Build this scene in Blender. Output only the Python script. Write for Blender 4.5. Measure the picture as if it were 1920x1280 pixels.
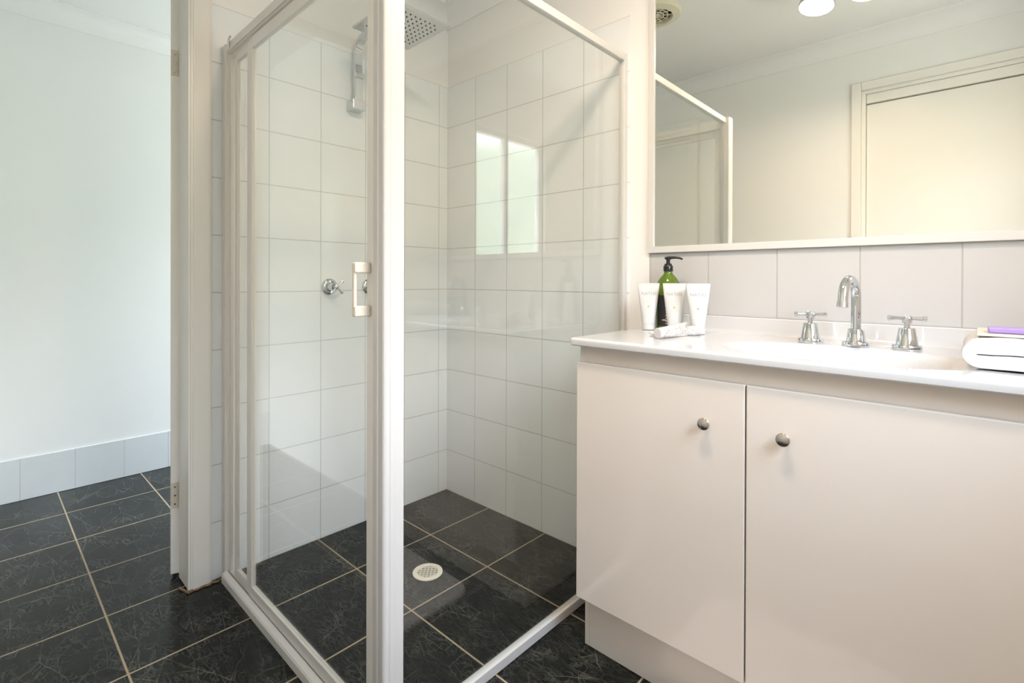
import bpy, bmesh, math, random
from mathutils import Vector, Matrix
random.seed(7)
for o in list(bpy.data.objects): bpy.data.objects.remove(o, do_unlink=True)
scene = bpy.context.scene
COL = scene.collection
PI = math.pi

# ------------------------------------------------------------------ camera
cam_d = bpy.data.cameras.new('camera'); cam = bpy.data.objects.new('camera', cam_d); COL.objects.link(cam)
F_PX, CY = 941.48, 526.35
yaw, pitch, roll = 2.32212121, -3.53096853e-03, 2.80314475e-03
fwd = Vector((math.cos(yaw)*math.cos(pitch), math.sin(yaw)*math.cos(pitch), math.sin(pitch)))
rt = fwd.cross(Vector((0, 0, 1))).normalized(); up = rt.cross(fwd)
rt, up = rt*math.cos(roll)+up*math.sin(roll), up*math.cos(roll)-rt*math.sin(roll)
M = Matrix((rt, up, -fwd)).transposed().to_4x4(); M.translation = Vector((1.94717, -1.61117, 1.05012))
cam.matrix_world = M
cam_d.sensor_width = 36; cam_d.sensor_fit = 'HORIZONTAL'
cam_d.lens = F_PX/1920*36; cam_d.shift_y = -(640-CY)/1920
cam_d.clip_start = 0.01
scene.camera = cam

# ------------------------------------------------------------------ daylight, exposure
W = bpy.data.worlds.new('daylight'); scene.world = W; W.use_nodes = True
wn, wl = W.node_tree.nodes, W.node_tree.links
wn.clear()
w_out = wn.new('ShaderNodeOutputWorld'); w_bg = wn.new('ShaderNodeBackground')
w_tc = wn.new('ShaderNodeTexCoord'); w_sep = wn.new('ShaderNodeSeparateXYZ'); w_ramp = wn.new('ShaderNodeValToRGB')
w_map = wn.new('ShaderNodeMapRange'); w_map.inputs['From Min'].default_value = -1; w_map.inputs['From Max'].default_value = 1
wl.new(w_tc.outputs['Generated'], w_sep.inputs[0]); wl.new(w_sep.outputs['Z'], w_map.inputs['Value'])
wl.new(w_map.outputs[0], w_ramp.inputs[0]); wl.new(w_ramp.outputs[0], w_bg.inputs[0]); wl.new(w_bg.outputs[0], w_out.inputs[0])
el = w_ramp.color_ramp.elements                 # garden below the horizon, pale trees at it, blue sky above
el[0].position = 0.0; el[0].color = (0.38, 0.38, 0.36, 1)
el[1].position = 1.0; el[1].color = (0.52, 0.72, 0.98, 1)
for p, c in ((0.48, (0.15, 0.18, 0.16, 1)), (0.52, (0.13, 0.165, 0.14, 1)), (0.62, (0.15, 0.19, 0.17, 1)), (0.70, (0.87, 0.92, 1.0, 1)), (0.82, (0.66, 0.81, 1.03, 1))):
    e = el.new(p); e.color = c
w_bg.inputs['Strength'].default_value = 19.0

vs = scene.view_settings
scene.display_settings.display_device = 'sRGB'
vs.view_transform = 'Standard'; vs.look = 'None'; vs.gamma = 1; vs.use_curve_mapping = False
vs.exposure = 0.76
LAMP_E, LAMP_COL = 138.0, (1.0, 0.765, 0.575)

# ------------------------------------------------------------------ node helpers
def new_mat(name):
    m = bpy.data.materials.new(name); m.use_nodes = True
    nt = m.node_tree; b = nt.nodes['Principled BSDF']
    return m, nt, b
def sock(nt, dst, v):
    if hasattr(v, 'is_output'): nt.links.new(v, dst)
    else: dst.default_value = v
def mth(nt, op, a, b=None, c=None, clamp=False):
    n = nt.nodes.new('ShaderNodeMath'); n.operation = op; n.use_clamp = clamp
    for i, v in enumerate((a, b, c)):
        if v is not None: sock(nt, n.inputs[i], v)
    return n.outputs[0]
def mixc(nt, f, a, b):
    n = nt.nodes.new('ShaderNodeMix'); n.data_type = 'RGBA'
    sock(nt, n.inputs[0], f); sock(nt, n.inputs[6], a); sock(nt, n.inputs[7], b)
    return n.outputs[2]
def rgba(c): return (c[0], c[1], c[2], 1)
def simple(name, col, rough=.5, metal=0, spec=.5, coat=0, bump=0, bscale=200, var=0, trans=0, ior=1.5, aniso=0):
    m, nt, b = new_mat(name)
    b.inputs['Roughness'].default_value = rough; b.inputs['Metallic'].default_value = metal
    b.inputs['Specular IOR Level'].default_value = spec; b.inputs['Coat Weight'].default_value = coat
    b.inputs['Coat Roughness'].default_value = .03
    b.inputs['Transmission Weight'].default_value = trans; b.inputs['IOR'].default_value = ior
    tc = nt.nodes.new('ShaderNodeTexCoord'); nz = nt.nodes.new('ShaderNodeTexNoise')
    nt.links.new(tc.outputs['Object'], nz.inputs['Vector']); nz.inputs['Scale'].default_value = bscale
    nz.inputs['Detail'].default_value = 3
    c2 = tuple(max(0, x*(1-var)) for x in col)
    nt.links.new(mixc(nt, nz.outputs[0], rgba(col), rgba(c2)), b.inputs['Base Color'])
    if bump:
        bp = nt.nodes.new('ShaderNodeBump'); bp.inputs['Strength'].default_value = bump; bp.inputs['Distance'].default_value = .001
        nt.links.new(nz.outputs[0], bp.inputs['Height']); nt.links.new(bp.outputs[0], b.inputs['Normal'])
    return m
def obj_xyz(nt):
    tc = nt.nodes.new('ShaderNodeTexCoord'); s = nt.nodes.new('ShaderNodeSeparateXYZ')
    nt.links.new(tc.outputs['Object'], s.inputs[0])
    return tc.outputs['Object'], s.outputs
def groove(nt, v, off, size, half):          # 1 on a joint line, 0 on the tile
    t = mth(nt, 'DIVIDE', mth(nt, 'SUBTRACT', v, off), size)
    d = mth(nt, 'ABSOLUTE', mth(nt, 'SUBTRACT', mth(nt, 'FRACT', mth(nt, 'ADD', t, 0.5)), 0.5))
    d = mth(nt, 'MULTIPLY', d, size)
    n = nt.nodes.new('ShaderNodeMapRange'); n.interpolation_type = 'SMOOTHSTEP'
    sock(nt, n.inputs['Value'], d); n.inputs['From Min'].default_value = half*1.5; n.inputs['From Max'].default_value = half*.5
    return n.outputs[0]
def tile_mat(name, col, grout, ua, uoff, usz, voff, vsz, half=.0016, rough=.13):
    m, nt, b = new_mat(name)
    P, s = obj_xyz(nt)
    gu = groove(nt, s[ua], uoff, usz, half)
    g = gu if vsz is None else mth(nt, 'MAXIMUM', gu, groove(nt, s['Z'], voff, vsz, half))
    nz = nt.nodes.new('ShaderNodeTexNoise'); nz.inputs['Scale'].default_value = 11; nz.inputs['Detail'].default_value = 1.5
    nt.links.new(P, nz.inputs['Vector'])
    c2 = tuple(x*.955 for x in col)
    nt.links.new(mixc(nt, g, mixc(nt, nz.outputs[0], rgba(col), rgba(c2)), rgba(grout)), b.inputs['Base Color'])
    nt.links.new(mth(nt, 'ADD', mth(nt, 'MULTIPLY', g, .5), rough), b.inputs['Roughness'])
    nz2 = nt.nodes.new('ShaderNodeTexNoise'); nz2.inputs['Scale'].default_value = 26; nz2.inputs['Detail'].default_value = 1
    nt.links.new(P, nz2.inputs['Vector'])
    h = mth(nt, 'SUBTRACT', mth(nt, 'MULTIPLY', nz2.outputs[0], .55), mth(nt, 'MULTIPLY', g, .8))
    bp = nt.nodes.new('ShaderNodeBump'); bp.inputs['Strength'].default_value = .55; bp.inputs['Distance'].default_value = .0012
    nt.links.new(h, bp.inputs['Height']); nt.links.new(bp.outputs[0], b.inputs['Normal'])
    return m
def marble_floor():
    m, nt, b = new_mat('dark veined floor tile')
    b.inputs['Specular IOR Level'].default_value = .2
    P, s = obj_xyz(nt)
    g = mth(nt, 'MAXIMUM', groove(nt, s['X'], .300, .3333, .0024), groove(nt, s['Y'], 0.0, .3333, .0024))
    # each tile is its own slab: shift the vein pattern by tile index
    ix = mth(nt, 'FLOOR', mth(nt, 'DIVIDE', mth(nt, 'SUBTRACT', s['X'], .300), .3333))
    iy = mth(nt, 'FLOOR', mth(nt, 'DIVIDE', s['Y'], .3333))
    cmb = nt.nodes.new('ShaderNodeCombineXYZ')
    nt.links.new(mth(nt, 'MULTIPLY', ix, 3.71), cmb.inputs[0]); nt.links.new(mth(nt, 'MULTIPLY', iy, 5.13), cmb.inputs[1])
    add = nt.nodes.new('ShaderNodeVectorMath'); add.operation = 'ADD'
    nt.links.new(P, add.inputs[0]); nt.links.new(cmb.outputs[0], add.inputs[1])
    def ridge(scale, detail, rot, stretch, width, dist):
        mp = nt.nodes.new('ShaderNodeMapping'); nt.links.new(add.outputs[0], mp.inputs[0])
        mp.inputs['Rotation'].default_value = (0, 0, rot); mp.inputs['Scale'].default_value = (1, stretch, 1)
        n = nt.nodes.new('ShaderNodeTexNoise'); n.inputs['Scale'].default_value = scale; n.inputs['Detail'].default_value = detail
        n.inputs['Roughness'].default_value = .55; n.inputs['Distortion'].default_value = dist
        nt.links.new(mp.outputs[0], n.inputs['Vector'])
        d = mth(nt, 'ABSOLUTE', mth(nt, 'SUBTRACT', n.outputs[0], .5))
        r = nt.nodes.new('ShaderNodeMapRange'); nt.links.new(d, r.inputs['Value'])
        r.inputs['From Min'].default_value = width; r.inputs['From Max'].default_value = 0
        return r.outputs[0]
    def cracks(scale, rot, stretch, width, warp):
        mp = nt.nodes.new('ShaderNodeMapping'); nt.links.new(add.outputs[0], mp.inputs[0])
        mp.inputs['Rotation'].default_value = (0, 0, rot); mp.inputs['Scale'].default_value = (1, stretch, 1)
        n = nt.nodes.new('ShaderNodeTexNoise'); n.inputs['Scale'].default_value = 7; n.inputs['Detail'].default_value = 4
        nt.links.new(add.outputs[0], n.inputs['Vector'])
        wv = nt.nodes.new('ShaderNodeVectorMath'); wv.operation = 'MULTIPLY_ADD'
        nt.links.new(n.outputs['Color'], wv.inputs[0]); wv.inputs[1].default_value = (warp, warp, 0); nt.links.new(mp.outputs[0], wv.inputs[2])
        v = nt.nodes.new('ShaderNodeTexVoronoi'); v.feature = 'DISTANCE_TO_EDGE'; v.inputs['Scale'].default_value = scale; v.voronoi_dimensions = '2D'
        nt.links.new(wv.outputs[0], v.inputs['Vector'])
        r = nt.nodes.new('ShaderNodeMapRange'); nt.links.new(v.outputs['Distance'], r.inputs['Value'])
        r.inputs['From Min'].default_value = width; r.inputs['From Max'].default_value = 0
        return r.outputs[0]
    v1 = cracks(3.6, .6, 2.3, .0085, .07)
    v2 = cracks(6.5, -.35, 2.8, .012, .08)
    v3 = mth(nt, 'MAXIMUM', ridge(20, 6, .9, 2.2, .045, .3), cracks(15, .2, 1.5, .035, .2))
    nz = nt.nodes.new('ShaderNodeTexNoise'); nz.inputs['Scale'].default_value = 9; nz.inputs['Detail'].default_value = 4
    nt.links.new(add.outputs[0], nz.inputs['Vector'])
    nf = nt.nodes.new('ShaderNodeTexNoise'); nf.inputs['Scale'].default_value = 70; nf.inputs['Detail'].default_value = 6
    nt.links.new(add.outputs[0], nf.inputs['Vector'])
    mask = nt.nodes.new('ShaderNodeMapRange'); nt.links.new(nz.outputs[0], mask.inputs['Value'])
    mask.inputs['From Min'].default_value = .42; mask.inputs['From Max'].default_value = .66
    veins = mth(nt, 'MULTIPLY', mth(nt, 'MAXIMUM', v1, v2), mth(nt, 'ADD', mth(nt, 'MULTIPLY', mask.outputs[0], .75), .22))
    fine = mth(nt, 'MULTIPLY', v3, mth(nt, 'ADD', mth(nt, 'MULTIPLY', mask.outputs[0], .45), .10))
    c0 = mixc(nt, nf.outputs[0], (.002, .0023, .0022, 1), (.013, .0135, .012, 1))
    c1 = mixc(nt, fine, c0, (.11, .115, .095, 1))
    c2 = mixc(nt, mth(nt, 'MULTIPLY', veins, .62), c1, (.24, .22, .16, 1))
    nt.links.new(mixc(nt, g, c2, (.44, .35, .235, 1)), b.inputs['Base Color'])
    nt.links.new(mth(nt, 'ADD', mth(nt, 'MULTIPLY', g, .45), mth(nt, 'ADD', mth(nt, 'MULTIPLY', nf.outputs[0], .10), .17)), b.inputs['Roughness'])
    bp = nt.nodes.new('ShaderNodeBump'); bp.inputs['Strength'].default_value = .5; bp.inputs['Distance'].default_value = .001
    nt.links.new(mth(nt, 'SUBTRACT', mth(nt, 'MULTIPLY', nf.outputs[0], .2), g), bp.inputs['Height']); nt.links.new(bp.outputs[0], b.inputs['Normal'])
    return m
def thin_glass(name, tint, f0=.04, rough=.0):
    m = bpy.data.materials.new(name); m.use_nodes = True; nt = m.node_tree; nt.nodes.clear()
    out = nt.nodes.new('ShaderNodeOutputMaterial'); mx = nt.nodes.new('ShaderNodeMixShader')
    tr = nt.nodes.new('ShaderNodeBsdfTransparent'); gl = nt.nodes.new('ShaderNodeBsdfGlossy')
    tr.inputs[0].default_value = rgba(tint); gl.inputs['Roughness'].default_value = rough; gl.inputs[0].default_value = (1, 1, 1, 1)
    ge = nt.nodes.new('ShaderNodeNewGeometry'); dt = nt.nodes.new('ShaderNodeVectorMath'); dt.operation = 'DOT_PRODUCT'
    nt.links.new(ge.outputs['Normal'], dt.inputs[0]); nt.links.new(ge.outputs['Incoming'], dt.inputs[1])
    c = mth(nt, 'ABSOLUTE', dt.outputs['Value'])
    fr = mth(nt, 'ADD', mth(nt, 'MULTIPLY', mth(nt, 'POWER', mth(nt, 'SUBTRACT', 1.0, c), 5.0), 1-f0), f0)
    nt.links.new(fr, mx.inputs[0]); nt.links.new(tr.outputs[0], mx.inputs[1]); nt.links.new(gl.outputs[0], mx.inputs[2])
    nt.links.new(mx.outputs[0], out.inputs[0])
    return m
def emis(name, col, s):
    m, nt, b = new_mat(name)
    b.inputs['Base Color'].default_value = rgba(col); b.inputs['Emission Color'].default_value = rgba(col); b.inputs['Emission Strength'].default_value = s
    return m

TILE = (.89, .91, .915); GROUT = (.56, .55, .53)
MT = dict(
    paint=simple('warm white wall paint', (.87, .862, .845), .55, bump=.05, bscale=300),
    ceil=simple('ceiling paint', (.88, .872, .862), .7),
    trim=simple('cream gloss trim paint', (.86, .83, .775), .3, bump=.04, bscale=60),
    floor=marble_floor(),
    tile_back=tile_mat('white glazed tile back', TILE, GROUT, 'X', .2047, .205, 0, .2),
    tile_left=tile_mat('white glazed tile left', TILE, GROUT, 'Y', -.0541, .2011, 0, .2),
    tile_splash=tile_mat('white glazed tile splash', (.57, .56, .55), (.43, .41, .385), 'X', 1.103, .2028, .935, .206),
    tile_skirt=tile_mat('white glazed tile skirting', (.72, .745, .755), GROUT, 'Y', -1.0732, .1965, 0, None),
    alu=simple('white powder coated aluminium', (.86, .83, .78), .28, spec=.5),
    alu_w=simple('bright white powder coated aluminium', (.67, .655, .635), .25),
    glass=thin_glass('clear shower glass', (.982, .992, .985), .042),
    pane=thin_glass('window glass', (.98, .99, .985), .04),
    plastic=simple('cream plastic', (.86, .78, .68), .3),
    chrome=simple('polished chrome', (.66, .68, .70), .06, metal=1),
    chrome_dull=simple('satin chrome', (.62, .64, .65), .22, metal=1),
    nickel=simple('brushed nickel', (.55, .50, .45), .18, metal=1),
    black=simple('black plastic', (.012, .012, .013), .22),
    hole=simple('black nozzle rubber', (.01, .01, .01), .6),
    gloss=simple('white gloss lacquer', (.76, .685, .61), .10, spec=.5, coat=.35),
    acrylic=simple('white gloss cast marble', (.61, .605, .60), .09, coat=.3),
    mirror=simple('mirror silver', (.86, .87, .83), .0, metal=1),
    green=simple('green bottle plastic', (.115, .19, .008), .07, coat=.4, trans=.25),
    label=simple('black label', (.015, .016, .018), .3),
    white=simple('white tube plastic', (.62, .62, .62), .3),
    grey=simple('grey print', (.30, .31, .33), .5),
    pale=simple('pale print', (.55, .56, .57), .5),
    gold=simple('olive gold print', (.48, .44, .18), .4),
    orange=simple('pale orange print', (.85, .55, .38), .5),
    terry=simple('white terry cloth', (.64, .635, .63), .95, bump=.45, bscale=500, var=.12, spec=.1),
    soap=simple('lavender soap', (.36, .24, .56), .4, var=.1, bscale=60),
    tan=simple('beige soap board', (.66, .59, .46), .5),
    mat=simple('pale bath mat', (.80, .75, .72), .95, bump=.8, bscale=260, var=.2, spec=.1),
    dirt=simple('stained sealant', (.36, .22, .12), .8, bump=.8, bscale=90, var=.5),
    rust=simple('painted hinge steel', (.74, .68, .56), .4, var=.15, bscale=40),
    drain=simple('cream drain plastic', (.85, .78, .64), .3),
    dark=simple('hollow shade paint', (.02, .015, .012), .8),  # near-black colour painted in for the shade inside drain and fan
    bulb=emis('lit bulb', LAMP_COL, LAMP_E),
    vent=simple('cream vent plastic', (.75, .70, .55), .4),
)
def floral():
    m, nt, b = new_mat('silver floral foil')
    P, s = obj_xyz(nt)
    n = nt.nodes.new('ShaderNodeTexVoronoi'); n.inputs['Scale'].default_value = 120; nt.links.new(P, n.inputs['Vector'])
    n2 = nt.nodes.new('ShaderNodeTexNoise'); n2.inputs['Scale'].default_value = 90; n2.inputs['Distortion'].default_value = 2; nt.links.new(P, n2.inputs['Vector'])
    r = nt.nodes.new('ShaderNodeMapRange'); nt.links.new(mth(nt, 'ABSOLUTE', mth(nt, 'SUBTRACT', n2.outputs[0], .5)), r.inputs['Value'])
    r.inputs['From Min'].default_value = .06; r.inputs['From Max'].default_value = .02
    nt.links.new(mixc(nt, r.outputs[0], (.68, .67, .65, 1), (.36, .30, .24, 1)), b.inputs['Base Color']); b.inputs['Roughness'].default_value = .3
    return m
MT['floral'] = floral()

# ------------------------------------------------------------------ mesh helpers (world coordinates in, stored about the thing's base)
def bm_box(bm, x0, x1, y0, y1, z0, z1, mi=0):
    vsx = [bm.verts.new(p) for p in ((x0,y0,z0),(x1,y0,z0),(x1,y1,z0),(x0,y1,z0),(x0,y0,z1),(x1,y0,z1),(x1,y1,z1),(x0,y1,z1))]
    for q in ((3,2,1,0),(4,5,6,7),(0,1,5,4),(1,2,6,5),(2,3,7,6),(3,0,4,7)):
        f = bm.faces.new([vsx[i] for i in q]); f.material_index = mi
def bm_obox(bm, c, ax, ay, az, mi=0):        # oriented box: half-axis vectors
    c, ax, ay, az = Vector(c), Vector(ax), Vector(ay), Vector(az)
    v = [bm.verts.new(c+sx*ax+sy*ay+sz*az) for sx, sy, sz in ((-1,-1,-1),(1,-1,-1),(1,1,-1),(-1,1,-1),(-1,-1,1),(1,-1,1),(1,1,1),(-1,1,1))]
    for q in ((3,2,1,0),(4,5,6,7),(0,1,5,4),(1,2,6,5),(2,3,7,6),(3,0,4,7)):
        f = bm.faces.new([v[i] for i in q]); f.material_index = mi
def frame_axes(d):
    d = Vector(d).normalized(); a = Vector((0,0,1)) if abs(d.z) < .9 else Vector((1,0,0))
    u = d.cross(a).normalized(); return d, u, d.cross(u).normalized()
def bm_lathe(bm, base, axis, prof, n=40, mi=0, cap0=True, cap1=True):   # prof: (radius, height along axis)
    d, u, v = frame_axes(axis); base = Vector(base); rings = []
    for r, h in prof:
        rings.append([bm.verts.new(base+d*h+(u*math.cos(2*PI*i/n)+v*math.sin(2*PI*i/n))*r) for i in range(n)])
    for a, b in zip(rings, rings[1:]):
        for i in range(n):
            f = bm.faces.new((a[i], a[(i+1)%n], b[(i+1)%n], b[i])); f.material_index = mi
    if cap0: bm.faces.new(rings[0][::-1]).material_index = mi
    if cap1: bm.faces.new(rings[-1]).material_index = mi
def bm_tube(bm, pts, r, n=20, mi=0, cap=True):
    pts = [Vector(p) for p in pts]; rr = r if isinstance(r, (list, tuple)) else [r]*len(pts)
    rings = []; u = None
    for i, p in enumerate(pts):
        t = (pts[min(i+1, len(pts)-1)]-pts[max(i-1, 0)]).normalized()
        if u is None: _, u, _ = frame_axes(t)
        u = (u-t*u.dot(t)).normalized(); v = t.cross(u)
        rings.append([bm.verts.new(p+(u*math.cos(2*PI*k/n)+v*math.sin(2*PI*k/n))*rr[i]) for k in range(n)])
    for a, b in zip(rings, rings[1:]):
        for k in range(n):
            f = bm.faces.new((a[k], a[(k+1)%n], b[(k+1)%n], b[k])); f.material_index = mi
    if cap:
        bm.faces.new(rings[0][::-1]).material_index = mi; bm.faces.new(rings[-1]).material_index = mi
def bm_sweep(bm, prof, p0, p1, ux, uy, mi=0):     # closed profile (a,b) swept straight from p0 to p1
    p0, p1, ux, uy = Vector(p0), Vector(p1), Vector(ux), Vector(uy)
    A = [bm.verts.new(p0+ux*a+uy*b) for a, b in prof]; B = [bm.verts.new(p1+ux*a+uy*b) for a, b in prof]
    n = len(prof)
    for i in range(n):
        bm.faces.new((A[i], A[(i+1)%n], B[(i+1)%n], B[i])).material_index = mi
    bm.faces.new(A[::-1]).material_index = mi; bm.faces.new(B).material_index = mi
def wloc(o):
    v = Vector((0,0,0))
    while o: v += o.location; o = o.parent
    return v
def obj(name, bm, mats, parent=None, loc=None, bevel=0, seg=2, label=None, smooth=True, subsurf=0):
    bmesh.ops.recalc_face_normals(bm, faces=bm.faces[:])
    me = bpy.data.meshes.new(name)
    o = bpy.data.objects.new(name, me); COL.objects.link(o)
    origin = Vector((0,0,0))
    if parent: o.parent = parent; origin = wloc(parent)
    elif loc is not None: o.location = loc; origin = Vector(loc)
    for v in bm.verts: v.co -= origin
    bm.to_mesh(me); bm.free()
    for m in (mats if isinstance(mats, (list, tuple)) else [mats]): me.materials.append(m)
    if smooth:
        me.polygons.foreach_set('use_smooth', [True]*len(me.polygons)); me.set_sharp_from_angle(angle=math.radians(38))
    if bevel:
        md = o.modifiers.new('bevel', 'BEVEL'); md.width = bevel; md.segments = seg; md.limit_method = 'ANGLE'; md.harden_normals = True
    if subsurf:
        md = o.modifiers.new('sub', 'SUBSURF'); md.levels = subsurf; md.render_levels = subsurf
    if label: o['label'] = label
    return o
def thing(name, label, cat, loc=(0,0,0), group=None):
    o = bpy.data.objects.new(name, None); COL.objects.link(o); o.location = loc; o.empty_display_size = .05
    o['label'] = label; o['category'] = cat
    if group: o['group'] = group
    return o
def tag(o, label, cat, group=None):
    o['label'] = label; o['category'] = cat
    if group: o['group'] = group
    return o
def struct(o, label=None, cat=None):
    o['kind'] = 'structure'
    if label: o['label'] = label
    if cat: o['category'] = cat
    return o
def boxes(*bs):
    bm = bmesh.new()
    for b in bs: bm_box(bm, *b)
    return bm

# ------------------------------------------------------------------ room shell
XR, YF, ZC = 2.35, -1.68, 2.37          # right wall, wall behind the camera, ceiling
XW, YN = -1.36, 0.90                     # far wall and end wall of the next room
struct(obj('floor', boxes((XW-.1, XR+.1, YF-.1, YN+.1, -.08, 0.0)), MT['floor'], smooth=False), 'dark green-black veined stone tile floor with tan grout', 'floor')
struct(obj('ceiling', boxes((XW-.1, XR+.1, YF-.1, YN+.1, ZC, ZC+.08)), MT['ceil'], smooth=False), 'plain white ceiling', 'ceiling')
wb = struct(obj('wall_back', boxes((0, XR, 0, .1, 0, ZC)), MT['paint'], smooth=False), 'wall with the shower tiles, mirror and vanity', 'wall')
obj('shower_tiles', boxes((0.0, 1.022, -.0006, 0, 0, 2.0)), MT['tile_back'], wb, smooth=False, label='white square glazed tiles in the shower')
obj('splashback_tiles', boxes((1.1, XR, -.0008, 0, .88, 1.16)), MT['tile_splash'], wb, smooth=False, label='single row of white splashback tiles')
wl_ = struct(obj('wall_left', boxes((-.1, 0, -1.108, YN, 0, ZC), (-.1, 0, YF, -1.108, 2.08, ZC)), MT['paint'], smooth=False), 'short wall carrying the shower taps, beside the doorway', 'wall')
obj('shower_tiles', boxes((0, .0006, -1.0545, 0, 0, 2.0)), MT['tile_left'], wl_, smooth=False, label='white square glazed tiles behind the taps')
# right wall with window opening
WY0, WY1, WZ0, WZ1 = -1.21, -.53, 1.17, 2.02
struct(obj('wall_right', boxes((XR, XR+.1, YF, WY0, 0, ZC), (XR, XR+.1, WY1, .1, 0, ZC), (XR, XR+.1, WY0, WY1, 0, WZ0), (XR, XR+.1, WY0, WY1, WZ1, ZC)), MT['paint'], smooth=False), 'wall with the bathroom window', 'wall')
# wall behind the camera with recessed door
DX0, DX1, DZ1 = 1.47, 2.27, 2.07
struct(obj('wall_front', boxes((XW, DX0, YF-.1, YF, 0, ZC), (DX1, XR, YF-.1, YF, 0, ZC), (DX0, DX1, YF-.1, YF, DZ1, ZC), (DX0, DX1, YF-.1, YF-.061, 0, DZ1)), MT['paint'], smooth=False), 'wall opposite the mirror', 'wall')  # last box: unseen backing added to stop daylight leaking round the door
struct(obj('wall_far', boxes((XW-.1, XW, YF, YN, 0, ZC)), MT['paint'], smooth=False), 'pale wall of the next room seen through the doorway', 'wall')
EX0, EX1, EZ0, EZ1 = -1.26, -.25, .70, 2.1
struct(obj('wall_end', boxes((XW, EX0, YN, YN+.1, 0, ZC), (EX1, -.1, YN, YN+.1, 0, ZC), (EX0, EX1, YN, YN+.1, 0, EZ0), (EX0, EX1, YN, YN+.1, EZ1, ZC)), MT['paint'], smooth=False), 'end wall of the next room', 'wall')
struct(obj('baseboard_far', boxes((XW, XW+.008, YF, YN, 0, .2)), MT['tile_skirt'], bevel=.003, smooth=False), 'low row of white skirting tiles on the far wall', 'baseboard')

# cove cornices
def cove():
    p = [(0, 0), (0, -.085), (.006, -.085), (.008, -.078)]
    for i in range(9):
        a = PI/2*i/8
        p.append((.075-.067*math.cos(a), -.010-.068*(1-math.sin(a))))
    p += [(.082, -.008), (.082, 0)]
    return p
CV = cove()
k = 1
for p0, p1, ux in (((XW, YF, ZC), (XW, YN, ZC), (1,0,0)), ((0, YF, ZC), (0, -.0, ZC), (1,0,0)), ((0, 0, ZC), (XR, 0, ZC), (0,-1,0)),
                   ((0, YF, ZC), (XR, YF, ZC), (0,1,0)), ((XR, YF, ZC), (XR, 0, ZC), (-1,0,0))):
    bm = bmesh.new(); bm_sweep(bm, CV, p0, p1, ux, (0,0,1))
    struct(obj('trim_%d' % k, bm, MT['ceil'], loc=p0), ('curved cornice above the far wall', 'curved cornice over the shower taps wall', 'curved cornice above the mirror wall', 'curved cornice above the wall facing the mirror', 'curved cornice above the window wall')[k-1], 'cornice'); k += 1

# windows
def window(name, axis, at, a0, a1, z0, z1, label):
    def bx(u0, u1, d0, d1, za, zb):
        return (d0, d1, u0, u1, za, zb) if axis == 'x' else (u0, u1, d0, d1, za, zb)
    f = .035; mid = (a0+a1)/2+(.035 if axis == 'x' else 0); d0, d1 = at+.03, at+.07
    w = obj(name, boxes(bx(a0, a0+f, d0, d1, z0, z1), bx(a1-f, a1, d0, d1, z0, z1), bx(a0+f, a1-f, d0, d1, z0, z0+f), bx(a0+f, a1-f, d0, d1, z1-f, z1), bx(mid-.02, mid+.02, d0, d1, z0+f, z1-f)), MT['alu_w'], bevel=.002)
    struct(w, label, 'window')
    for u0, u1 in ((a0+f, mid-.02), (mid+.02, a1-f)):
        obj('pane', boxes(bx(u0, u1, at+.048, at+.052, z0+f, z1-f)), MT['pane'], w, smooth=False)
    obj('sill', boxes(bx(a0, a1, at-.0, at+.03, z0, z0+.008)), MT['trim'], w, bevel=.003)
    return w
window('window_1', 'x', XR, WY0, WY1, WZ0, WZ1, 'white framed two-pane window of the bathroom')
window('window_2', 'y', YN, EX0, EX1, EZ0, EZ1, 'white framed window of the next room')
def portal(loc, rot, sx, sy):
    l = bpy.data.lights.new('window_daylight', 'AREA'); l.shape = 'RECTANGLE'; l.size = sx; l.size_y = sy
    l.cycles.is_portal = True
    o = bpy.data.objects.new('window_daylight', l); COL.objects.link(o); o.location = loc; o.rotation_euler = rot
portal((XR+.098, (WY0+WY1)/2, (WZ0+WZ1)/2), (0, PI/2, 0), WZ1-WZ0, WY1-WY0)
portal(((EX0+EX1)/2, YN+.098, (EZ0+EZ1)/2), (-PI/2, 0, 0), EX1-EX0, EZ1-EZ0)

# doorway to the next room: lining, architrave, open door seen edge-on
DJ = -1.108
d1 = struct(obj('door_1', boxes((-.1, 0.0, DJ-.0001-.0155, DJ-.0001, 0.004, 2.066), (-.1, 0.0, YF, DJ-.0156, 2.066, 2.08),), MT['trim'], loc=(0, DJ, 0), bevel=.002), 'cream doorway lining with its door swung open into the next room', 'door')
bm = bmesh.new()
arch = [(0, 0), (.012, 0), (.016, .004), (.018, .012), (.018, .046), (.020, .050), (.020, .056), (.017, .058), (.0165, .062), (.012, .064), (.012, .069), (0, .069)]
bm_sweep(bm, arch, (.0006, -1.0545, .004), (.0006, -1.0545, 2.13), (1,0,0), (0,-1,0))
obj('architrave', bm, MT['trim'], d1)
obj('foot_stain', (lambda b: (bm_tube(b, [(.02+.004*math.sin(i*1.9), -1.00-.125*i/14, .003) for i in range(15)]+[(-.03+.0*i, -1.139, .003) for i in range(1)], [.0035+.002*random.random() for _ in range(16)], 8), b)[1])(bmesh.new()), MT['dirt'], d1, label='brown stained sealant along the floor')
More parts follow.
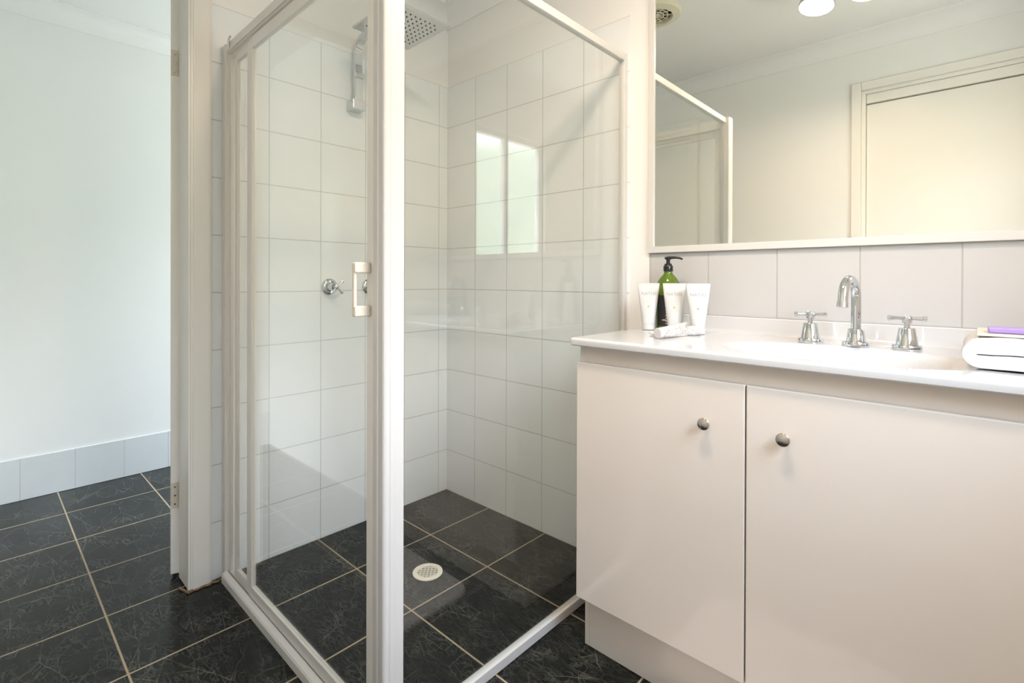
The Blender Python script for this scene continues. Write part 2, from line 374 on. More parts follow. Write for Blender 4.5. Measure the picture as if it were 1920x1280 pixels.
# leaf
ang = math.radians(20); L = Vector((-math.cos(ang), math.sin(ang), 0)); E = Vector((-math.sin(ang), -math.cos(ang), 0))
P0 = Vector((-.105, -1.113, 0)); TH, WD = .034, .56
bm = bmesh.new(); bm_obox(bm, P0+E*TH/2+L*WD/2+Vector((0,0,1.037)), L*WD/2, E*TH/2, (0,0,1.022))
leaf = obj('door_leaf', bm, MT['trim'], d1, bevel=.002)
for zc in (1.80, .29):
    bm = bmesh.new()
    bm_obox(bm, P0+E*TH*.62-L*.0010+Vector((0,0,zc)), E*TH*.32, L*.0009, (0,0,.045))
    bm_tube(bm, [P0-L*.004+E*.002+Vector((0,0,zc-.045)), P0-L*.004+E*.002+Vector((0,0,zc+.045))], .004, 10)
    for dz in (-.03, 0, .03):
        bm_lathe(bm, P0+E*TH*.6-L*.0018+Vector((0,0,zc+dz)), -L, [(.0035, 0), (.0030, .0008)], 10, 1)
    obj('hinge', bm, [MT['rust'], MT['nickel']], leaf)
# door behind the camera, seen in the mirror
d2 = struct(obj('door_2', boxes((DX0, DX0+.02, YF-.06, YF, .001, DZ1-.02), (DX1-.02, DX1, YF-.06, YF, .001, DZ1-.02), (DX0, DX1, YF-.06, YF, DZ1-.02, DZ1)), MT['trim'], loc=(DX0, YF, 0), bevel=.002), 'plain closed cream door reflected in the mirror', 'door')
obj('door_leaf', boxes((DX0+.021, DX1-.021, YF-.055, YF-.02, .002, DZ1-.075)), MT['trim'], d2, bevel=.002)
obj('head_rail', boxes((DX0+.021, DX1-.021, YF-.055, YF-.008, DZ1-.07, DZ1-.021)), MT['trim'], d2, bevel=.002)
obj('architrave', boxes((DX0-.045, DX0, YF+.0002, YF+.014, .004, DZ1+.045), (DX0, XR-.003, YF+.0002, YF+.014, DZ1, DZ1+.045)), MT['trim'], d2, bevel=.005, seg=3)

# ------------------------------------------------------------------ shower enclosure
se = thing('shower_enclosure', 'white framed glass shower screen with corner post, standing on the dark tiles', 'shower screen', (1.0, -1.0, 0))
A = MT['alu']
# front (y=-1) head track and sill track with grooves
head = [(-.012, 1.832), (-.012, 1.860), (.012, 1.860), (.012, 1.815), (.008, 1.815), (.008, 1.832), (.002, 1.832), (.002, 1.812), (-.002, 1.812), (-.002, 1.826), (-.008, 1.826), (-.008, 1.832)]
bm = bmesh.new(); bm_sweep(bm, [(a*1.25, b) for a, b in head], (.034, -1.0, 0), (.984, -1.0, 0), (0,1,0), (0,0,1))
obj('head_track', bm, A, se, smooth=False)
sill = [(-.030, .0005), (-.030, .024), (-.027, .030), (-.014, .034), (-.012, .034), (-.012, .022), (-.007, .022), (-.007, .034), (.016, .034), (.018, .0005)]
bm = bmesh.new(); bm_sweep(bm, sill, (.034, -1.0, 0), (.984, -1.0, 0), (0,1,0), (0,0,1))
obj('sill_track', bm, A, se, smooth=False)
jamb = [(.0015, -.018), (.0015, .018), (.055, .018), (.055, .012), (.048, .012), (.048, -.005), (.034, -.005), (.034, -.016), (.030, -.018), (.020, -.018), (.018, -.014), (.012, -.014), (.010, -.018)]
bm = bmesh.new(); bm_sweep(bm, jamb, (0, -1.0, .0005), (0, -1.0, 1.86), (1,0,0), (0,1,0))
obj('wall_jamb', bm, A, se, smooth=False)
# fixed pane frame
def pane_frame(name, x0, x1, yc, z0, z1, fl, fr, fb, ft, t, mat, parent):
    return obj(name, boxes((x0, x0+fl, yc-t, yc+t, z0, z1), (x1-fr, x1, yc-t, yc+t, z0, z1), (x0+fl, x1-fr, yc-t, yc+t, z0, z0+fb), (x0+fl, x1-fr, yc-t, yc+t, z1-ft, z1)), mat, parent, bevel=.002)
fx = pane_frame('fixed_panel', .082, .238, -.998, .036, 1.812, .022, .042, .026, .026, .006, A, se)
obj('fixed_glass', boxes((.104, .196, -1.0, -.995, .062, 1.786)), MT['glass'], fx, smooth=False)
obj('guide_bracket', boxes((.17, .185, -.992, -.982, 1.70, 1.786), (.17, .195, -.992, -.982, 1.694, 1.70)), MT['alu_w'], fx, bevel=.002)
dr = pane_frame('shower_door', .241, .984, -1.006, .037, 1.814, .020, .040, .036, .036, .007, A, se)
obj('door_glass', boxes((.261, .944, -1.009, -1.004, .073, 1.778)), MT['glass'], dr, smooth=False)
# pull handle: two blocks and a bar standing off the stile
bm = bmesh.new()
for za, zb in ((1.062, 1.086), (.967, .991)):
    bm_box(bm, .946, .964, -1.052, -1.0135, za, zb)
bm_box(bm, .947, .959, -1.052, -1.044, .984, 1.069)
obj('pull_handle', bm, MT['plastic'], dr, bevel=.004, seg=3, label='chunky cream D-shaped pull handle')
obj('roller_clip', (lambda b: (bm_tube(b, [(.058, -1.0165, 1.838), (.064, -1.0185, 1.852), (.071, -1.0185, 1.866), (.079, -1.0165, 1.874)], .0035, 8), b)[1])(bmesh.new()), MT['chrome_dull'], se, label='small curled metal clip on the track')
# corner post with stepped faces
post = [(-.016, -.022), (-.016, -.014), (-.016, .030), (.012, .030), (.022, .030), (.026, .028), (.026, .008), (.0275, .006), (.0275, -.006), (.026, -.008), (.026, -.017), (.0235, -.0205), (.020, -.022), (.004, -.022), (.002, -.0235), (-.006, -.0235), (-.008, -.022)]
bm = bmesh.new(); bm_sweep(bm, post, (1.002, -1.0, .0005), (1.002, -1.0, 1.862), (1,0,0), (0,1,0))
obj('corner_post', bm, MT['alu_w'], se, smooth=False)
# side panel on x = 1
sp = obj('side_panel', boxes((.990, 1.012, -.022, -.0008, .0005, 1.860), (.990, 1.012, -.968, -.022, .0005, .028), (.990, 1.012, -.968, -.022, 1.834, 1.860)), MT['alu_w'], se, bevel=.002)
obj('side_glass', boxes((.9985, 1.0035, -.968, -.022, .028, 1.834)), MT['glass'], sp, smooth=False)

# ------------------------------------------------------------------ rain shower, taps, drain
rs = thing('rain_shower', 'square chrome rain shower head on a curved flat arm from the tiled wall', 'shower head', (0.0, -.518, 1.77))
obj('wall_bracket', boxes((.0016, .058, -.547, -.490, 1.752, 1.792)), MT['chrome'], rs, bevel=.002)
PX, PZ, PR = .044, 1.985, .06
path = [(PX, -.518, 1.793)]+[(PX, -.518, 1.793+(PZ-1.793)*i/4) for i in range(1, 5)]
path += [(PX+PR-PR*math.cos(a), -.518, PZ+PR*math.sin(a)) for a in [PI/2*i/10 for i in range(1, 11)]]+[(.30, -.518, PZ+PR)]
bm = bmesh.new(); rings = []
for i, p in enumerate(path):
    p = Vector(p); t = (Vector(path[min(i+1, len(path)-1)])-Vector(path[max(i-1, 0)])).normalized(); n_ = t.cross(Vector((0,1,0)))
    rings.append([bm.verts.new(p+n_*a*.008+Vector((0, b*.016, 0))) for a, b in ((-1,-1),(1,-1),(1,1),(-1,1))])
for a, b in zip(rings, rings[1:]):
    for q in range(4): bm.faces.new((a[q], a[(q+1)%4], b[(q+1)%4], b[q]))
bm.faces.new(rings[0]); bm.faces.new(rings[-1][::-1])
obj('shower_arm', bm, MT['chrome'], rs, bevel=.0015)
obj('slide_clamp', boxes((.030, .0625, -.537, -.499, 1.885, 1.903)), MT['chrome_dull'], rs, bevel=.002)
bm = bmesh.new()
bm_box(bm, .200, .475, -.633, -.381, 2.0, 2.008)
bm_lathe(bm, (.30, -.505, 2.008), (0,0,1), [(.022, 0), (.022, .02), (.014, .03)], 24)
obj('shower_plate', bm, MT['chrome_dull'], rs, bevel=.001)
bm = bmesh.new()
for i in range(10):
    for j in range(10):
        if abs(i-4.5)+abs(j-4.5) > 8.2: continue
        bm_lathe(bm, (.2+.1375+(i-4.5)*.0235, -.507+(j-4.5)*.0215, 1.9998), (0,0,-1), [(.0034, 0), (.0028, .0016)], 8)
nz_ = obj('nozzle_grid', bm, MT['hole'], rs); nz_['kind'] = 'stuff'; nz_['label'] = 'rows of black rubber nozzles'

def cross_handle(bm, c, axis, r, w, t, rot, hub):
    d, u, v = frame_axes(axis); c = Vector(c)
    bm_lathe(bm, c-d*t*.9, d, [(hub, 0), (hub, t*1.5), (hub*.7, t*1.8)], 20)
    for k_ in range(4):
        a = rot+k_*PI/2; e = u*math.cos(a)+v*math.sin(a)
        bm_tube(bm, [c+e*hub*.4, c+e*(r*.45), c+e*(r*.8), c+e*(r*.82), c+e*r, c+e*(r+.001)], [w*.62, w*.72, w*.95, w*1.15, w*1.15, w*.9], 14)
def shower_tap(y, label, rot):
    t = thing('shower_tap', label, 'tap', (0, y, 1.017), 'shower taps')
    bm = bmesh.new(); bm_lathe(bm, (.0016, y, 1.017), (1,0,0), [(.033, 0), (.033, .004), (.029, .009), (.024, .011)], 36); obj('escutcheon', bm, MT['chrome'], t)
    bm = bmesh.new(); bm_lathe(bm, (.0126, y, 1.017), (1,0,0), [(.019, 0), (.015, .036), (.013, .038)], 30); bm_lathe(bm, (.0506, y, 1.017), (1,0,0), [(.006, 0), (.006, .008)], 16); obj('tap_body', bm, MT['chrome'], t)
    bm = bmesh.new(); cross_handle(bm, (.067, y, 1.017), (1,0,0), .034, .0055, .006, rot, .010); obj('cross_handle', bm, MT['chrome'], t)
shower_tap(-.622, 'chrome cross-handle shower tap left of the door handle on the tiled wall', .75)
shower_tap(-.440, 'chrome cross-handle shower tap half hidden behind the corner post', .55)

fd = thing('floor_drain', 'round cream plastic drain grate set in the shower floor', 'drain', (.505, -.505, .0005))
bm = bmesh.new(); bm_lathe(bm, (.505, -.505, .0006), (0,0,1), [(.036, 0), (.053, 0), (.053, .003), (.050, .0045), (.037, .0045), (.036, .003)], 48, cap0=False, cap1=False)
for i in range(48): pass
bm.verts.ensure_lookup_table(); n = 48
for i in range(n): bm.faces.new((bm.verts[5*n+i], bm.verts[5*n+(i+1)%n], bm.verts[(i+1)%n], bm.verts[i]))
obj('drain_ring', bm, MT['drain'], fd)
bm = bmesh.new(); bm_lathe(bm, (.505, -.505, .0006), (0,0,1), [(.0355, 0), (.0355, .0006)], 40); obj('drain_shade_disc', bm, MT['dark'], fd)  # flat near-black disc, painted as the shade below the grate
bm = bmesh.new()
for i in range(-2, 3):
    c = i*.0125; h = math.sqrt(max(.0352**2-c*c, 0))
    for dx, dy in ((1, 1), (1, -1)):
        e = Vector((dx, dy, 0)).normalized(); p = Vector((-dy, dx, 0)).normalized()
        bm_obox(bm, Vector((.505, -.505, .0028))+p*c, e*h, p*.0020, (0,0,.0014))
obj('drain_grate', bm, MT['drain'], fd, smooth=False)

# ------------------------------------------------------------------ vanity
VX0, VX1, VYF = 1.117, XR-.004, -.455
va = thing('vanity_cabinet', 'glossy white floor-standing vanity cabinet with round knobs, right of the shower', 'cabinet', (VX0, -.0, 0))
obj('carcass', boxes((VX0, VX0+.016, -.437, -.003, .156, .8655), (VX0, VX0+.016, -.41, -.003, .001, .156), (VX1-.016, VX1, -.437, -.003, .156, .8655), (VX0+.016, VX1-.016, -.437, -.02, .156, .172), (VX0+.016, VX1-.016, -.02, -.004, .156, .8655), (VX0+.016, VX1-.016, -.437, -.450+.029, .790, .8655), (2.0135, 2.0295, -.437, -.02, .172, .70)), MT['gloss'], va, bevel=.001)
obj('plinth', boxes((VX0+.0162, VX1, -.41, -.394, .001, .1558)), MT['gloss'], va, bevel=.001)
for i, (x0, x1, kx) in enumerate(((VX0, 1.5685, 1.484), (1.5715, 2.020, 1.6495), (2.023, VX1, 2.10))):
    d = obj('cabinet_door', boxes((x0, x1, VYF, -.4372, .1575, .8185)), MT['gloss'], va, bevel=.0025, seg=3)
    bm = bmesh.new(); bm_lathe(bm, (kx, VYF-.0002, .7195), (0,-1,0), [(.006, 0), (.0055, .010), (.009, .013), (.0130, .0155), (.0142, .018), (.0130, .0205), (.008, .0222), (.0, .0228)], 32, cap1=False)
    obj('knob', bm, MT['nickel'], d, label='round brushed metal knob')
# worktop with moulded basin
CX0, CX1, CYF, ZT, ZB = 1.109, XR-.003, -.478, .888, .8662
BXc, BYc, BRX, BRY, BD = 1.722, -.305, .228, .138, .125
wt = thing('washbasin_worktop', 'white gloss moulded worktop with oval washbasin, lying on the vanity cabinet', 'worktop', (CX0, 0, ZB))
bm = bmesh.new()
def topz(x, y):
    r = math.hypot((x-BXc)/BRX, (y-BYc)/BRY)
    if r >= 1.12: return ZT
    if r >= .92:
        t = (1.12-r)/.20; return ZT-.012*t*t
    t = min(1, (0.92-r)/.62); return ZT-.012-(BD-.012)*(1-(1-t)**2.2)
nx, ny = 150, 70
xs = [CX0+.006+(CX1-.006-CX0-.006)*i/nx for i in range(nx+1)]; ys = [CYF+.008+(-.018-CYF-.008)*j/ny for j in range(ny+1)]
G = [[bm.verts.new((x, y, topz(x, y))) for y in ys] for x in xs]
for i in range(nx):
    for j in range(ny): bm.faces.new((G[i][j], G[i+1][j], G[i+1][j+1], G[i][j+1]))
# rounded front and left lips
def lip(prof, pts):
    R = [[bm.verts.new(p) for p in prof(q)] for q in pts]
    for a, b in zip(R, R[1:]):
        for m_ in range(len(a)-1): bm.faces.new((a[m_], a[m_+1], b[m_+1], b[m_]))
def pf(x):
    r = .008
    return [(x, CYF+r-r*math.sin(a), ZT-r+r*math.cos(a)) for a in [PI/2*i/6 for i in range(7)]]+[(x, CYF+.001, ZB+.003), (x, CYF+.004, ZB), (x, -.44, ZB)]
def pl(y):
    r = .006
    return [(CX0+r-r*math.sin(a), y, ZT-r+r*math.cos(a)) for a in [PI/2*i/6 for i in range(7)]]+[(CX0+.001, y, ZB+.003), (CX0+.004, y, ZB), (CX0+.04, y, ZB)]
lip(pf, [CX0+.006, CX1]); lip(pl, [CYF+.008, -.003])
# corner
C0 = Vector((CX0+.006, CYF+.008, 0)); K = []
for q in range(7):
    b = PI/2*q/6; ex, ey = -math.sin(b), -math.cos(b)
    row = [(C0.x+ex*.006*math.sin(a), C0.y+ey*.008*math.sin(a), ZT-.007+.007*math.cos(a)) for a in [PI/2*i/6 for i in range(7)]]
    row.append((C0.x+ex*.006, C0.y+ey*.008, ZB)); K.append([bm.verts.new(p) for p in row])
for a, b in zip(K, K[1:]):
    for m_ in range(len(a)-1): bm.faces.new((a[m_], a[m_+1], b[m_+1], b[m_]))
# upstand with coved foot
us = [(-.030, ZT), (-.0245, ZT+.0015), (-.0205, ZT+.006), (-.019, ZT+.012), (-.017, .9335), (-.014, .9365), (-.003, .9365), (-.003, ZB), (-.030, ZB)]
bm_sweep(bm, us, (CX0+.003, 0, 0), (CX1, 0, 0), (0,1,0), (0,0,1))
obj('basin_top', bm, MT['acrylic'], wt)
bm = bmesh.new(); bm_lathe(bm, (BXc, BYc, topz(BXc, BYc)+.0005), (0,0,1), [(.0, 0), (.022, 0), (.024, .002), (.020, .004), (.0, .004)], 32, cap0=False, cap1=False)
obj('plug_waste', bm, MT['chrome'], wt)

def basin_tap(x, y, rot, label):
    t = thing('basin_tap', label, 'tap', (x, y, ZT), 'basin taps')
    bm = bmesh.new(); bm_lathe(bm, (x, y, ZT+.0004), (0,0,1), [(.0285, 0), (.0290, .002), (.0290, .009), (.0275, .011), (.0225, .011)], 40); obj('base_flange', bm, MT['chrome'], t)
    bm = bmesh.new(); bm_lathe(bm, (x, y, ZT+.0116), (0,0,1), [(.0220, 0), (.0158, .038), (.0150, .039), (.006, .0392), (.006, .0505), (.0095, .0508), (.0095, .056)], 40); obj('tap_body', bm, MT['chrome'], t)
    bm = bmesh.new(); cross_handle(bm, (x, y, ZT+.0735), (0,0,1), .036, .0055, .006, rot, .0105); obj('cross_handle', bm, MT['chrome'], t)
basin_tap(1.6235, -.128, .35, 'chrome cross-handle basin tap to the left of the spout')
basin_tap(1.8215, -.128, .10, 'chrome cross-handle basin tap between the spout and the folded towel')
sx, sy = 1.723, -.132
st = thing('basin_spout', 'tall chrome gooseneck basin spout between the two taps', 'spout', (sx, sy, ZT))
bm = bmesh.new(); bm_lathe(bm, (sx, sy, ZT+.0004), (0,0,1), [(.0285, 0), (.029, .002), (.029, .009), (.0275, .011), (.0225, .011)], 40); obj('base_flange', bm, MT['chrome'], st)
bm = bmesh.new(); bm_lathe(bm, (sx, sy, ZT+.0116), (0,0,1), [(.0205, 0), (.0165, .030), (.0155, .031), (.0108, .0312)], 40); obj('spout_bell', bm, MT['chrome'], st)
hd = Vector((-.13, -.99, 0)).normalized(); R_ = .046; z0 = ZT+.043; z1 = ZT+.117
pts = [Vector((sx, sy, z0+(z1-z0)*i/5)) for i in range(6)]
pts += [Vector((sx, sy, z1))+hd*(R_-R_*math.cos(a))+Vector((0,0,R_*math.sin(a))) for a in [PI*.965*i/22 for i in range(1, 23)]]
e_ = (pts[-1]-pts[-2]).normalized(); pts += [pts[-1]+e_*.024]
bm = bmesh.new(); bm_tube(bm, pts, .0108, 28); obj('gooseneck', bm, MT['chrome'], st)
bm = bmesh.new(); bm_lathe(bm, pts[-1]+e_*.0002, e_, [(.0118, -.012), (.0118, 0), (.009, .0003)], 28); obj('aerator', bm, MT['chrome_dull'], st)

# mirror
mr = thing('wall_mirror', 'large white framed mirror hanging on the wall above the vanity', 'mirror', (1.1, -.001, 1.141))
MZ1 = 2.14
obj('mirror_frame', boxes((1.100, 1.122, -.014, -.0012, 1.141, MZ1), (1.122, XR-.006, -.014, -.0012, 1.141, 1.163), (1.122, XR-.006, -.014, -.0012, MZ1-.022, MZ1), (XR-.028, XR-.006, -.014, -.0012, 1.163, MZ1-.022)), MT['alu_w'], mr, bevel=.002)
obj('mirror_glass', boxes((1.122, XR-.028, -.0080, -.0050, 1.163, MZ1-.022)), MT['mirror'], mr, smooth=False)

# ------------------------------------------------------------------ toiletries
pb = thing('pump_bottle', 'tall green pump bottle with black label behind the white tubes', 'bottle', (1.203, -.070, ZT))
bx_, by_ = 1.203, -.070
prof = [(.0, 0), (.034, 0), (.038, .003), (.0395, .010), (.0395, .125), (.0385, .137), (.035, .151), (.029, .164), (.021, .174), (.0155, .179), (.0135, .183), (.0135, .188)]
bm = bmesh.new(); bm_lathe(bm, (bx_, by_, ZT+.0004), (0,0,1), prof, 48, cap0=False); obj('bottle_body', bm, MT['green'], pb)
bm = bmesh.new(); cd = math.atan2(-1.61-by_, 1.947-bx_)
n = 40; rl = .0398
ra = [bm.verts.new((bx_+rl*math.cos(cd-.92+2.27*i/n), by_+rl*math.sin(cd-.92+2.27*i/n), ZT+.014)) for i in range(n+1)]
rb = [bm.verts.new((bx_+rl*math.cos(cd-.92+2.27*i/n), by_+rl*math.sin(cd-.92+2.27*i/n), ZT+.112)) for i in range(n+1)]
for i in range(n): bm.faces.new((ra[i], ra[i+1], rb[i+1], rb[i]))
lab = obj('label', bm, MT['label'], pb, label='black wrap label with white print')
bm = bmesh.new()
for i in range(9):          # the print that shows left of the middle tube: a column of small marks
    a = cd-.12-.02; zc = ZT+.022+i*.0085; w_ = .004 if i % 2 else .0028
    p = Vector((bx_+.0401*math.cos(a), by_+.0401*math.sin(a), zc)); tx = Vector((-math.sin(a), math.cos(a), 0)); ra_ = Vector((math.cos(a), math.sin(a), 0))
    bm_obox(bm, p, tx*w_*.55, ra_*.0002, (0,0,.0024))
a = cd-.30; p = Vector((bx_+.0401*math.cos(a), by_+.0401*math.sin(a), ZT+.033))
bm_obox(bm, p, Vector((-math.sin(a), math.cos(a), 0))*.0065, Vector((math.cos(a), math.sin(a), 0))*.0003, (0,0,.0017), 1)
obj('label_print', bm, [MT['white'], MT['orange']], lab)
bm = bmesh.new()
bm_lathe(bm, (bx_, by_, ZT+.1886), (0,0,1), [(.0150, 0), (.0152, .002), (.0152, .017), (.0138, .019), (.0118, .019), (.0118, .024), (.0085, .026), (.0062, .026), (.0062, .038), (.009, .0385), (.0095, .044), (.006, .0465)], 32)
bm_tube(bm, [(bx_-.010, by_-.004, ZT+.231), (bx_, by_, ZT+.2325), (bx_+.02, by_+.006, ZT+.2335), (bx_+.034, by_+.010, ZT+.2315), (bx_+.043, by_+.012, ZT+.2275)], [.004, .0055, .0042, .0035, .003], 14)
obj('pump_head', bm, MT['black'], pb)

def text_mesh(s, size):
    cu = bpy.data.curves.new('brand', 'FONT'); cu.body = s; cu.size = size; cu.align_x = 'CENTER'; cu.align_y = 'CENTER'; cu.space_character = 1.12
    o = bpy.data.objects.new('brand', cu); COL.objects.link(o)
    dg = bpy.context.evaluated_depsgraph_get(); me = bpy.data.meshes.new_from_object(o.evaluated_get(dg))
    v = [tuple(q.co) for q in me.vertices]; f = [tuple(q.vertices) for q in me.polygons]
    bpy.data.objects.remove(o, do_unlink=True); bpy.data.curves.remove(cu); bpy.data.meshes.remove(me)
    return v, f
NATIO = text_mesh('NATIO', .0135)
def tube_surface(T, Hc, Lb, r, wt_):     # T: 4x4 (x = across, y = out of the front face, z = along from cap to crimp)
    def half(z):
        t = max(0, min(1, (z-Hc)/Lb)); s_ = t*t*(3-2*t)*.35+t*.65
        return r+(wt_-r)*s_, r*(1-t**1.35)*.92+.0012
    def P(th, z):
        a, b = half(z); c, s_ = math.cos(th), math.sin(th)
        e = .80
        return T @ Vector((a*math.copysign(abs(c)**e, c), b*math.copysign(abs(s_)**e, s_), z))
    def front(u, z, off=.0003):
        a, b = half(z); q = max(0, 1-abs(u/a)**2.5)**(1/2.5)
        return T @ Vector((u, b*q+off, z))
    return P, front
def cosmetic_tube(T, label, group, r=.0205, wt_=.0340, H=.150, Hc=.020, printed=True, body='white', loc=None):
    t = thing('cosmetic_tube', label, 'tube', loc, group)
    P, front = tube_surface(T, Hc, H-Hc-.006, r, wt_)
    bm = bmesh.new(); n, m_ = 40, 26; rings = []
    for j in range(m_+1):
        z = Hc+(H-Hc)*j/m_; rings.append([bm.verts.new(P(2*PI*i/n, z)) for i in range(n)])
    for a, b in zip(rings, rings[1:]):
        for i in range(n): bm.faces.new((a[i], a[(i+1)%n], b[(i+1)%n], b[i]))
    bm.faces.new(rings[0][::-1]); bm.faces.new(rings[-1])
    bd = obj('tube_body', bm, MT[body], t)
    ax = (T.to_3x3() @ Vector((0,0,1))).normalized()
    bm = bmesh.new(); bm_lathe(bm, T @ Vector((0,0,.0004)), ax, [(r*.9, 0), (r*.97, .001), (r*.99, Hc-.003), (r*.97, Hc-.0006)], 36); obj('cap', bm, MT['white'], t)
    if not printed: return t
    bm = bmesh.new(); vv, ff = NATIO; zc = H-.034
    V = [bm.verts.new(front(-x, zc+y)) for x, y, _ in vv]
    for f_ in ff: bm.faces.new([V[i] for i in f_])
    obj('brand_lettering', bm, MT['grey'], bd, smooth=False, label='grey brand lettering')
    rnd = random.Random(len(label))
    for para in (((H-.056, .017), (H-.061, .018), (H-.066, .008)), ((H-.083, .016), (H-.087, .013))):
        bm = bmesh.new()
        for zc, wl2 in para:
            x = -wl2
            while x < wl2:
                w_ = .0012+.002*rnd.random()
                V = [bm.verts.new(front(-q[0], zc+q[1])) for q in ((x, 0), (x+w_, 0), (x+w_, .0011), (x, .0011))]; bm.faces.new(V); x += w_+.0009
        obj('small_print', bm, MT['pale'], bd, smooth=False)
    bm = bmesh.new(); V = [bm.verts.new(front(.0034*math.cos(2*PI*i/20), H-.0745+.0034*math.sin(2*PI*i/20))) for i in range(20)]; bm.faces.new(V)
    obj('emblem', bm, MT['gold'], bd, smooth=False, label='small olive-gold round emblem')
    return t
def standing(x, y, turn):
    d = Vector((1.947-x, -1.61-y, 0)).normalized(); d = Matrix.Rotation(turn, 3, 'Z') @ d
    xa = d.cross(Vector((0,0,1)))
    return Matrix(((xa.x, d.x, 0, x), (xa.y, d.y, 0, y), (xa.z, d.z, 1, ZT+.0004), (0,0,0,1)))
for (x, y, tn, lb) in ((1.1615, -.123, .0, 'leftmost standing white cosmetic tube, in front of the left side of the green bottle'),
                       (1.2505, -.126, .0, 'middle standing white cosmetic tube, in front of the green bottle'),
                       (1.3325, -.142, .0, 'right standing white cosmetic tube, clear of the green bottle')):
    cosmetic_tube(standing(x, y, tn), lb, 'standing white cosmetic tubes', loc=(x, y, ZT))
def lying(p0, p1, upv):
    p0, p1 = Vector(p0), Vector(p1); z = (p1-p0).normalized(); yv = Vector(upv); yv = (yv-z*yv.dot(z)).normalized(); x = yv.cross(z)
    return Matrix(((x.x, yv.x, z.x, p0.x), (x.y, yv.y, z.y, p0.y), (x.z, yv.z, z.z, p0.z), (0,0,0,1))), (p1-p0).length
T, Ln = lying((1.352, -.170, ZT+.0150), (1.236, -.255, ZT+.0050), (0,0,1))
cosmetic_tube(T, 'small floral foil tube lying flat, cap towards the basin', 'lying tubes', r=.0145, wt_=.022, H=Ln, Hc=.016, printed=False, body='floral', loc=(1.29, -.215, ZT))
T, Ln = lying((1.300, -.335, ZT+.0150), (1.331, -.214, ZT+.0205), (-1,.2,0))
cosmetic_tube(T, 'small white foil tube lying across in front, round cap facing the room', 'lying tubes', r=.0145, wt_=.0200, H=Ln, Hc=.016, printed=False, body='floral', loc=(1.315, -.27, ZT))

# towel: one long cloth folded over, fold on the left
tw_x0, tw_x1, ty0, ty1 = 1.921, 2.20, -.372, -.10
bm = bmesh.new(); ny_ = 16
def towel_prof():
    out = []; h = .0275
    # outer skin: bottom right -> round the fold -> top right
    pts = [(tw_x1, 0.0)]+[(tw_x0+.028+(tw_x1-tw_x0-.028)*(1-i/12), .0) for i in range(1, 13)]
    pts += [(tw_x0+.028-.028*math.sin(a), .0275-.0275*math.cos(a)) for a in [PI*i/16 for i in range(1, 17)]]
    pts += [(tw_x0+.028+(tw_x1-tw_x0-.028)*i/12, .055) for i in range(1, 13)]
    # inner skin back
    pts += [(tw_x1, .0285)]+[(tw_x0+.022+(tw_x1-tw_x0-.022)*(1-i/14), .0285) for i in range(1, 15)]
    pts += [(tw_x0+.018, .0275)]
    pts += [(tw_x0+.022+(tw_x1-tw_x0-.022)*i/14, .0262) for i in range(0, 15)]
    return pts
TP = towel_prof()
rows = []
for j in range(ny_+1):
    t = j/ny_; y = ty0+(ty1-ty0)*t; e = min(t, 1-t)*ny_; sq = 1-.10*max(0, 1-e/1.2)**2
    row = []
    for (x, z) in TP:
        wob = .0012*math.sin(x*70+t*5)+.0010*math.sin(x*33-t*9)
        zz = .0275+(z-.0275)*sq+(wob if z > .002 else abs(wob)*.5)
        row.append(bm.verts.new((x+.0012*math.sin(t*12+z*60), y+.002*math.sin(x*40+z*90)*(1 if e < .5 else 0), ZT+.0008+max(0, zz))))
    rows.append(row)
for a, b in zip(rows, rows[1:]):
    for i in range(len(a)): bm.faces.new((a[i], a[(i+1)%len(a)], b[(i+1)%len(b)], b[i]))
bm.faces.new(rows[0][::-1]); bm.faces.new(rows[-1])
tag(obj('folded_towel', bm, MT['terry'], loc=(2.05, -.24, ZT)), 'white terry hand towel folded over on the right end of the vanity top', 'towel')
ZS = ZT+.0585
tag(obj('soap_board', boxes((1.942, 2.08, -.330, -.16, ZS, ZS+.004)), MT['tan'], loc=(2.0, -.2, ZS), bevel=.001), 'thin beige board between the towel and the soap', 'board')
tag(obj('soap_bar', boxes((1.957, 2.035, -.305, -.25, ZS+.0045, ZS+.0145)), MT['soap'], loc=(2.0, -.22, ZS+.0045), bevel=.003, seg=3), 'lavender bar of soap lying on the folded towel', 'soap')

# ------------------------------------------------------------------ bath mat (only its reflection shows), ceiling fittings
bm = bmesh.new(); pr_ = []
for cx_, cy_, a0 in ((1.88, -.53, 0), (1.36, -.53, PI/2), (1.36, -.90, PI), (1.88, -.90, 1.5*PI)):
    pr_ += [(cx_+.06*math.cos(a0+PI/2*i/6), cy_+.06*math.sin(a0+PI/2*i/6)) for i in range(7)]
bm_sweep(bm, pr_, (0, 0, .0008), (0, 0, .012), (1,0,0), (0,1,0))
tag(obj('bath_mat', bm, MT['mat'], loc=(1.62, -.72, 0), bevel=.004), 'pale bath mat on the floor in front of the vanity', 'bath mat')

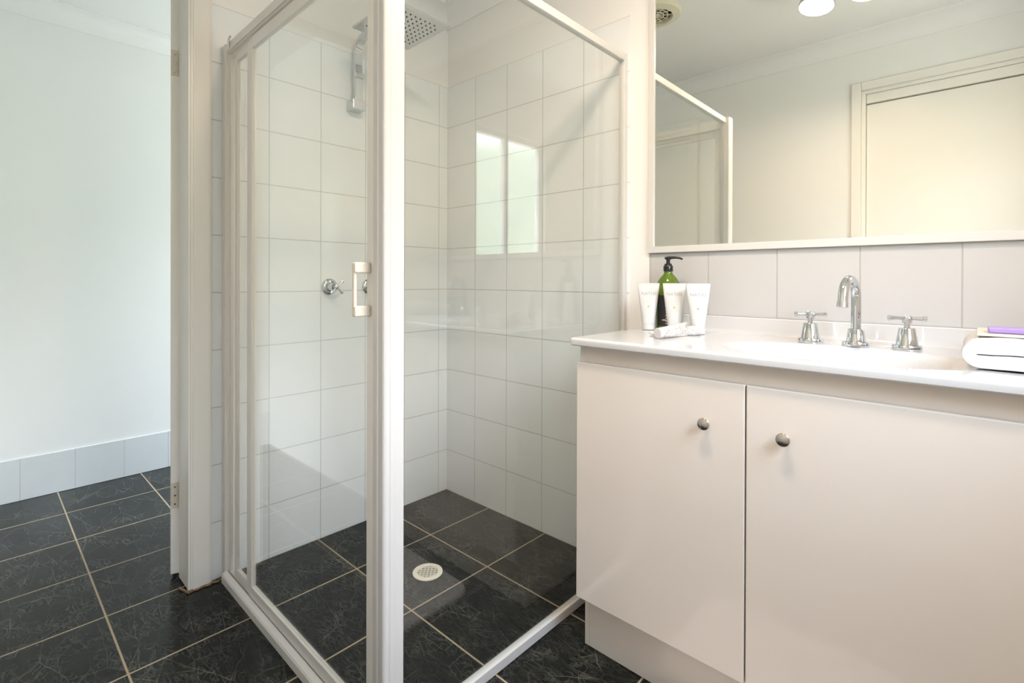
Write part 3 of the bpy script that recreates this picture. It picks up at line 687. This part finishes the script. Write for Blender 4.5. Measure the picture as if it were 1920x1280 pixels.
cl = thing('ceiling_heat_lamp', 'white ceiling heat lamp unit with big round lit bulbs reflected in the mirror', 'light', (1.51, -.95, ZC))
bm = bmesh.new(); bm_box(bm, 1.40, 1.63, -.995, -.905, ZC-.026, ZC-.0005)
obj('ceiling_base', bm, MT['alu_w'], cl, bevel=.008, seg=3)
for (x, y, aim) in ((1.425, -.945, (-.12, .20, -1.0)), (1.600, -.945, (.02, .22, -1.0))):
    d = Vector(aim).normalized(); p = Vector((x, y, ZC-.027))
    bm = bmesh.new(); bm_lathe(bm, p, d, [(.018, 0), (.034, .003), (.050, .016), (.063, .045), (.069, .080), (.071, .098), (.067, .098), (.060, .07), (.030, .03)], 40)
    lh = obj('lamp_head', bm, MT['alu_w'], cl)
    bm = bmesh.new(); bm_lathe(bm, p, d, [(.020, .040), (.050, .066), (.0610, .080), (.059, .086), (.045, .092), (.022, .0955), (.0, .096)], 36, cap1=False); obj('bulb', bm, MT['bulb'], lh, label='lit reflector bulb')
ev = thing('exhaust_fan', 'round cream ceiling exhaust fan at the top left of the mirror', 'fan', (.765, -.70, ZC))
bm = bmesh.new(); bm_lathe(bm, (.765, -.70, ZC-.0005), (0,0,-1), [(.125, 0), (.125, .012), (.118, .022), (.085, .03), (.080, .02), (.080, .004)], 48, cap1=False); obj('fan_rim', bm, MT['vent'], ev)
bm = bmesh.new()
for r in (.02, .04, .06): 
    bm_tube(bm, [(.765+r*math.cos(2*PI*i/32), -.70+r*math.sin(2*PI*i/32), ZC-.021) for i in range(33)], .0028, 8)
for k_ in range(6):
    a = PI*k_/6; e = Vector((math.cos(a), math.sin(a), 0))
    bm_obox(bm, Vector((.765, -.70, ZC-.019)), e*.0795, e.cross(Vector((0,0,1)))*.0025, (0,0,.002))
obj('fan_grille', bm, MT['vent'], ev)
bm = bmesh.new(); bm_lathe(bm, (.765, -.70, ZC-.0008), (0,0,-1), [(.0795, 0), (.0795, .003)], 40); obj('fan_shade_disc', bm, MT['dark'], ev)  # flat disc on the ceiling; shade behind the grille put in as colour
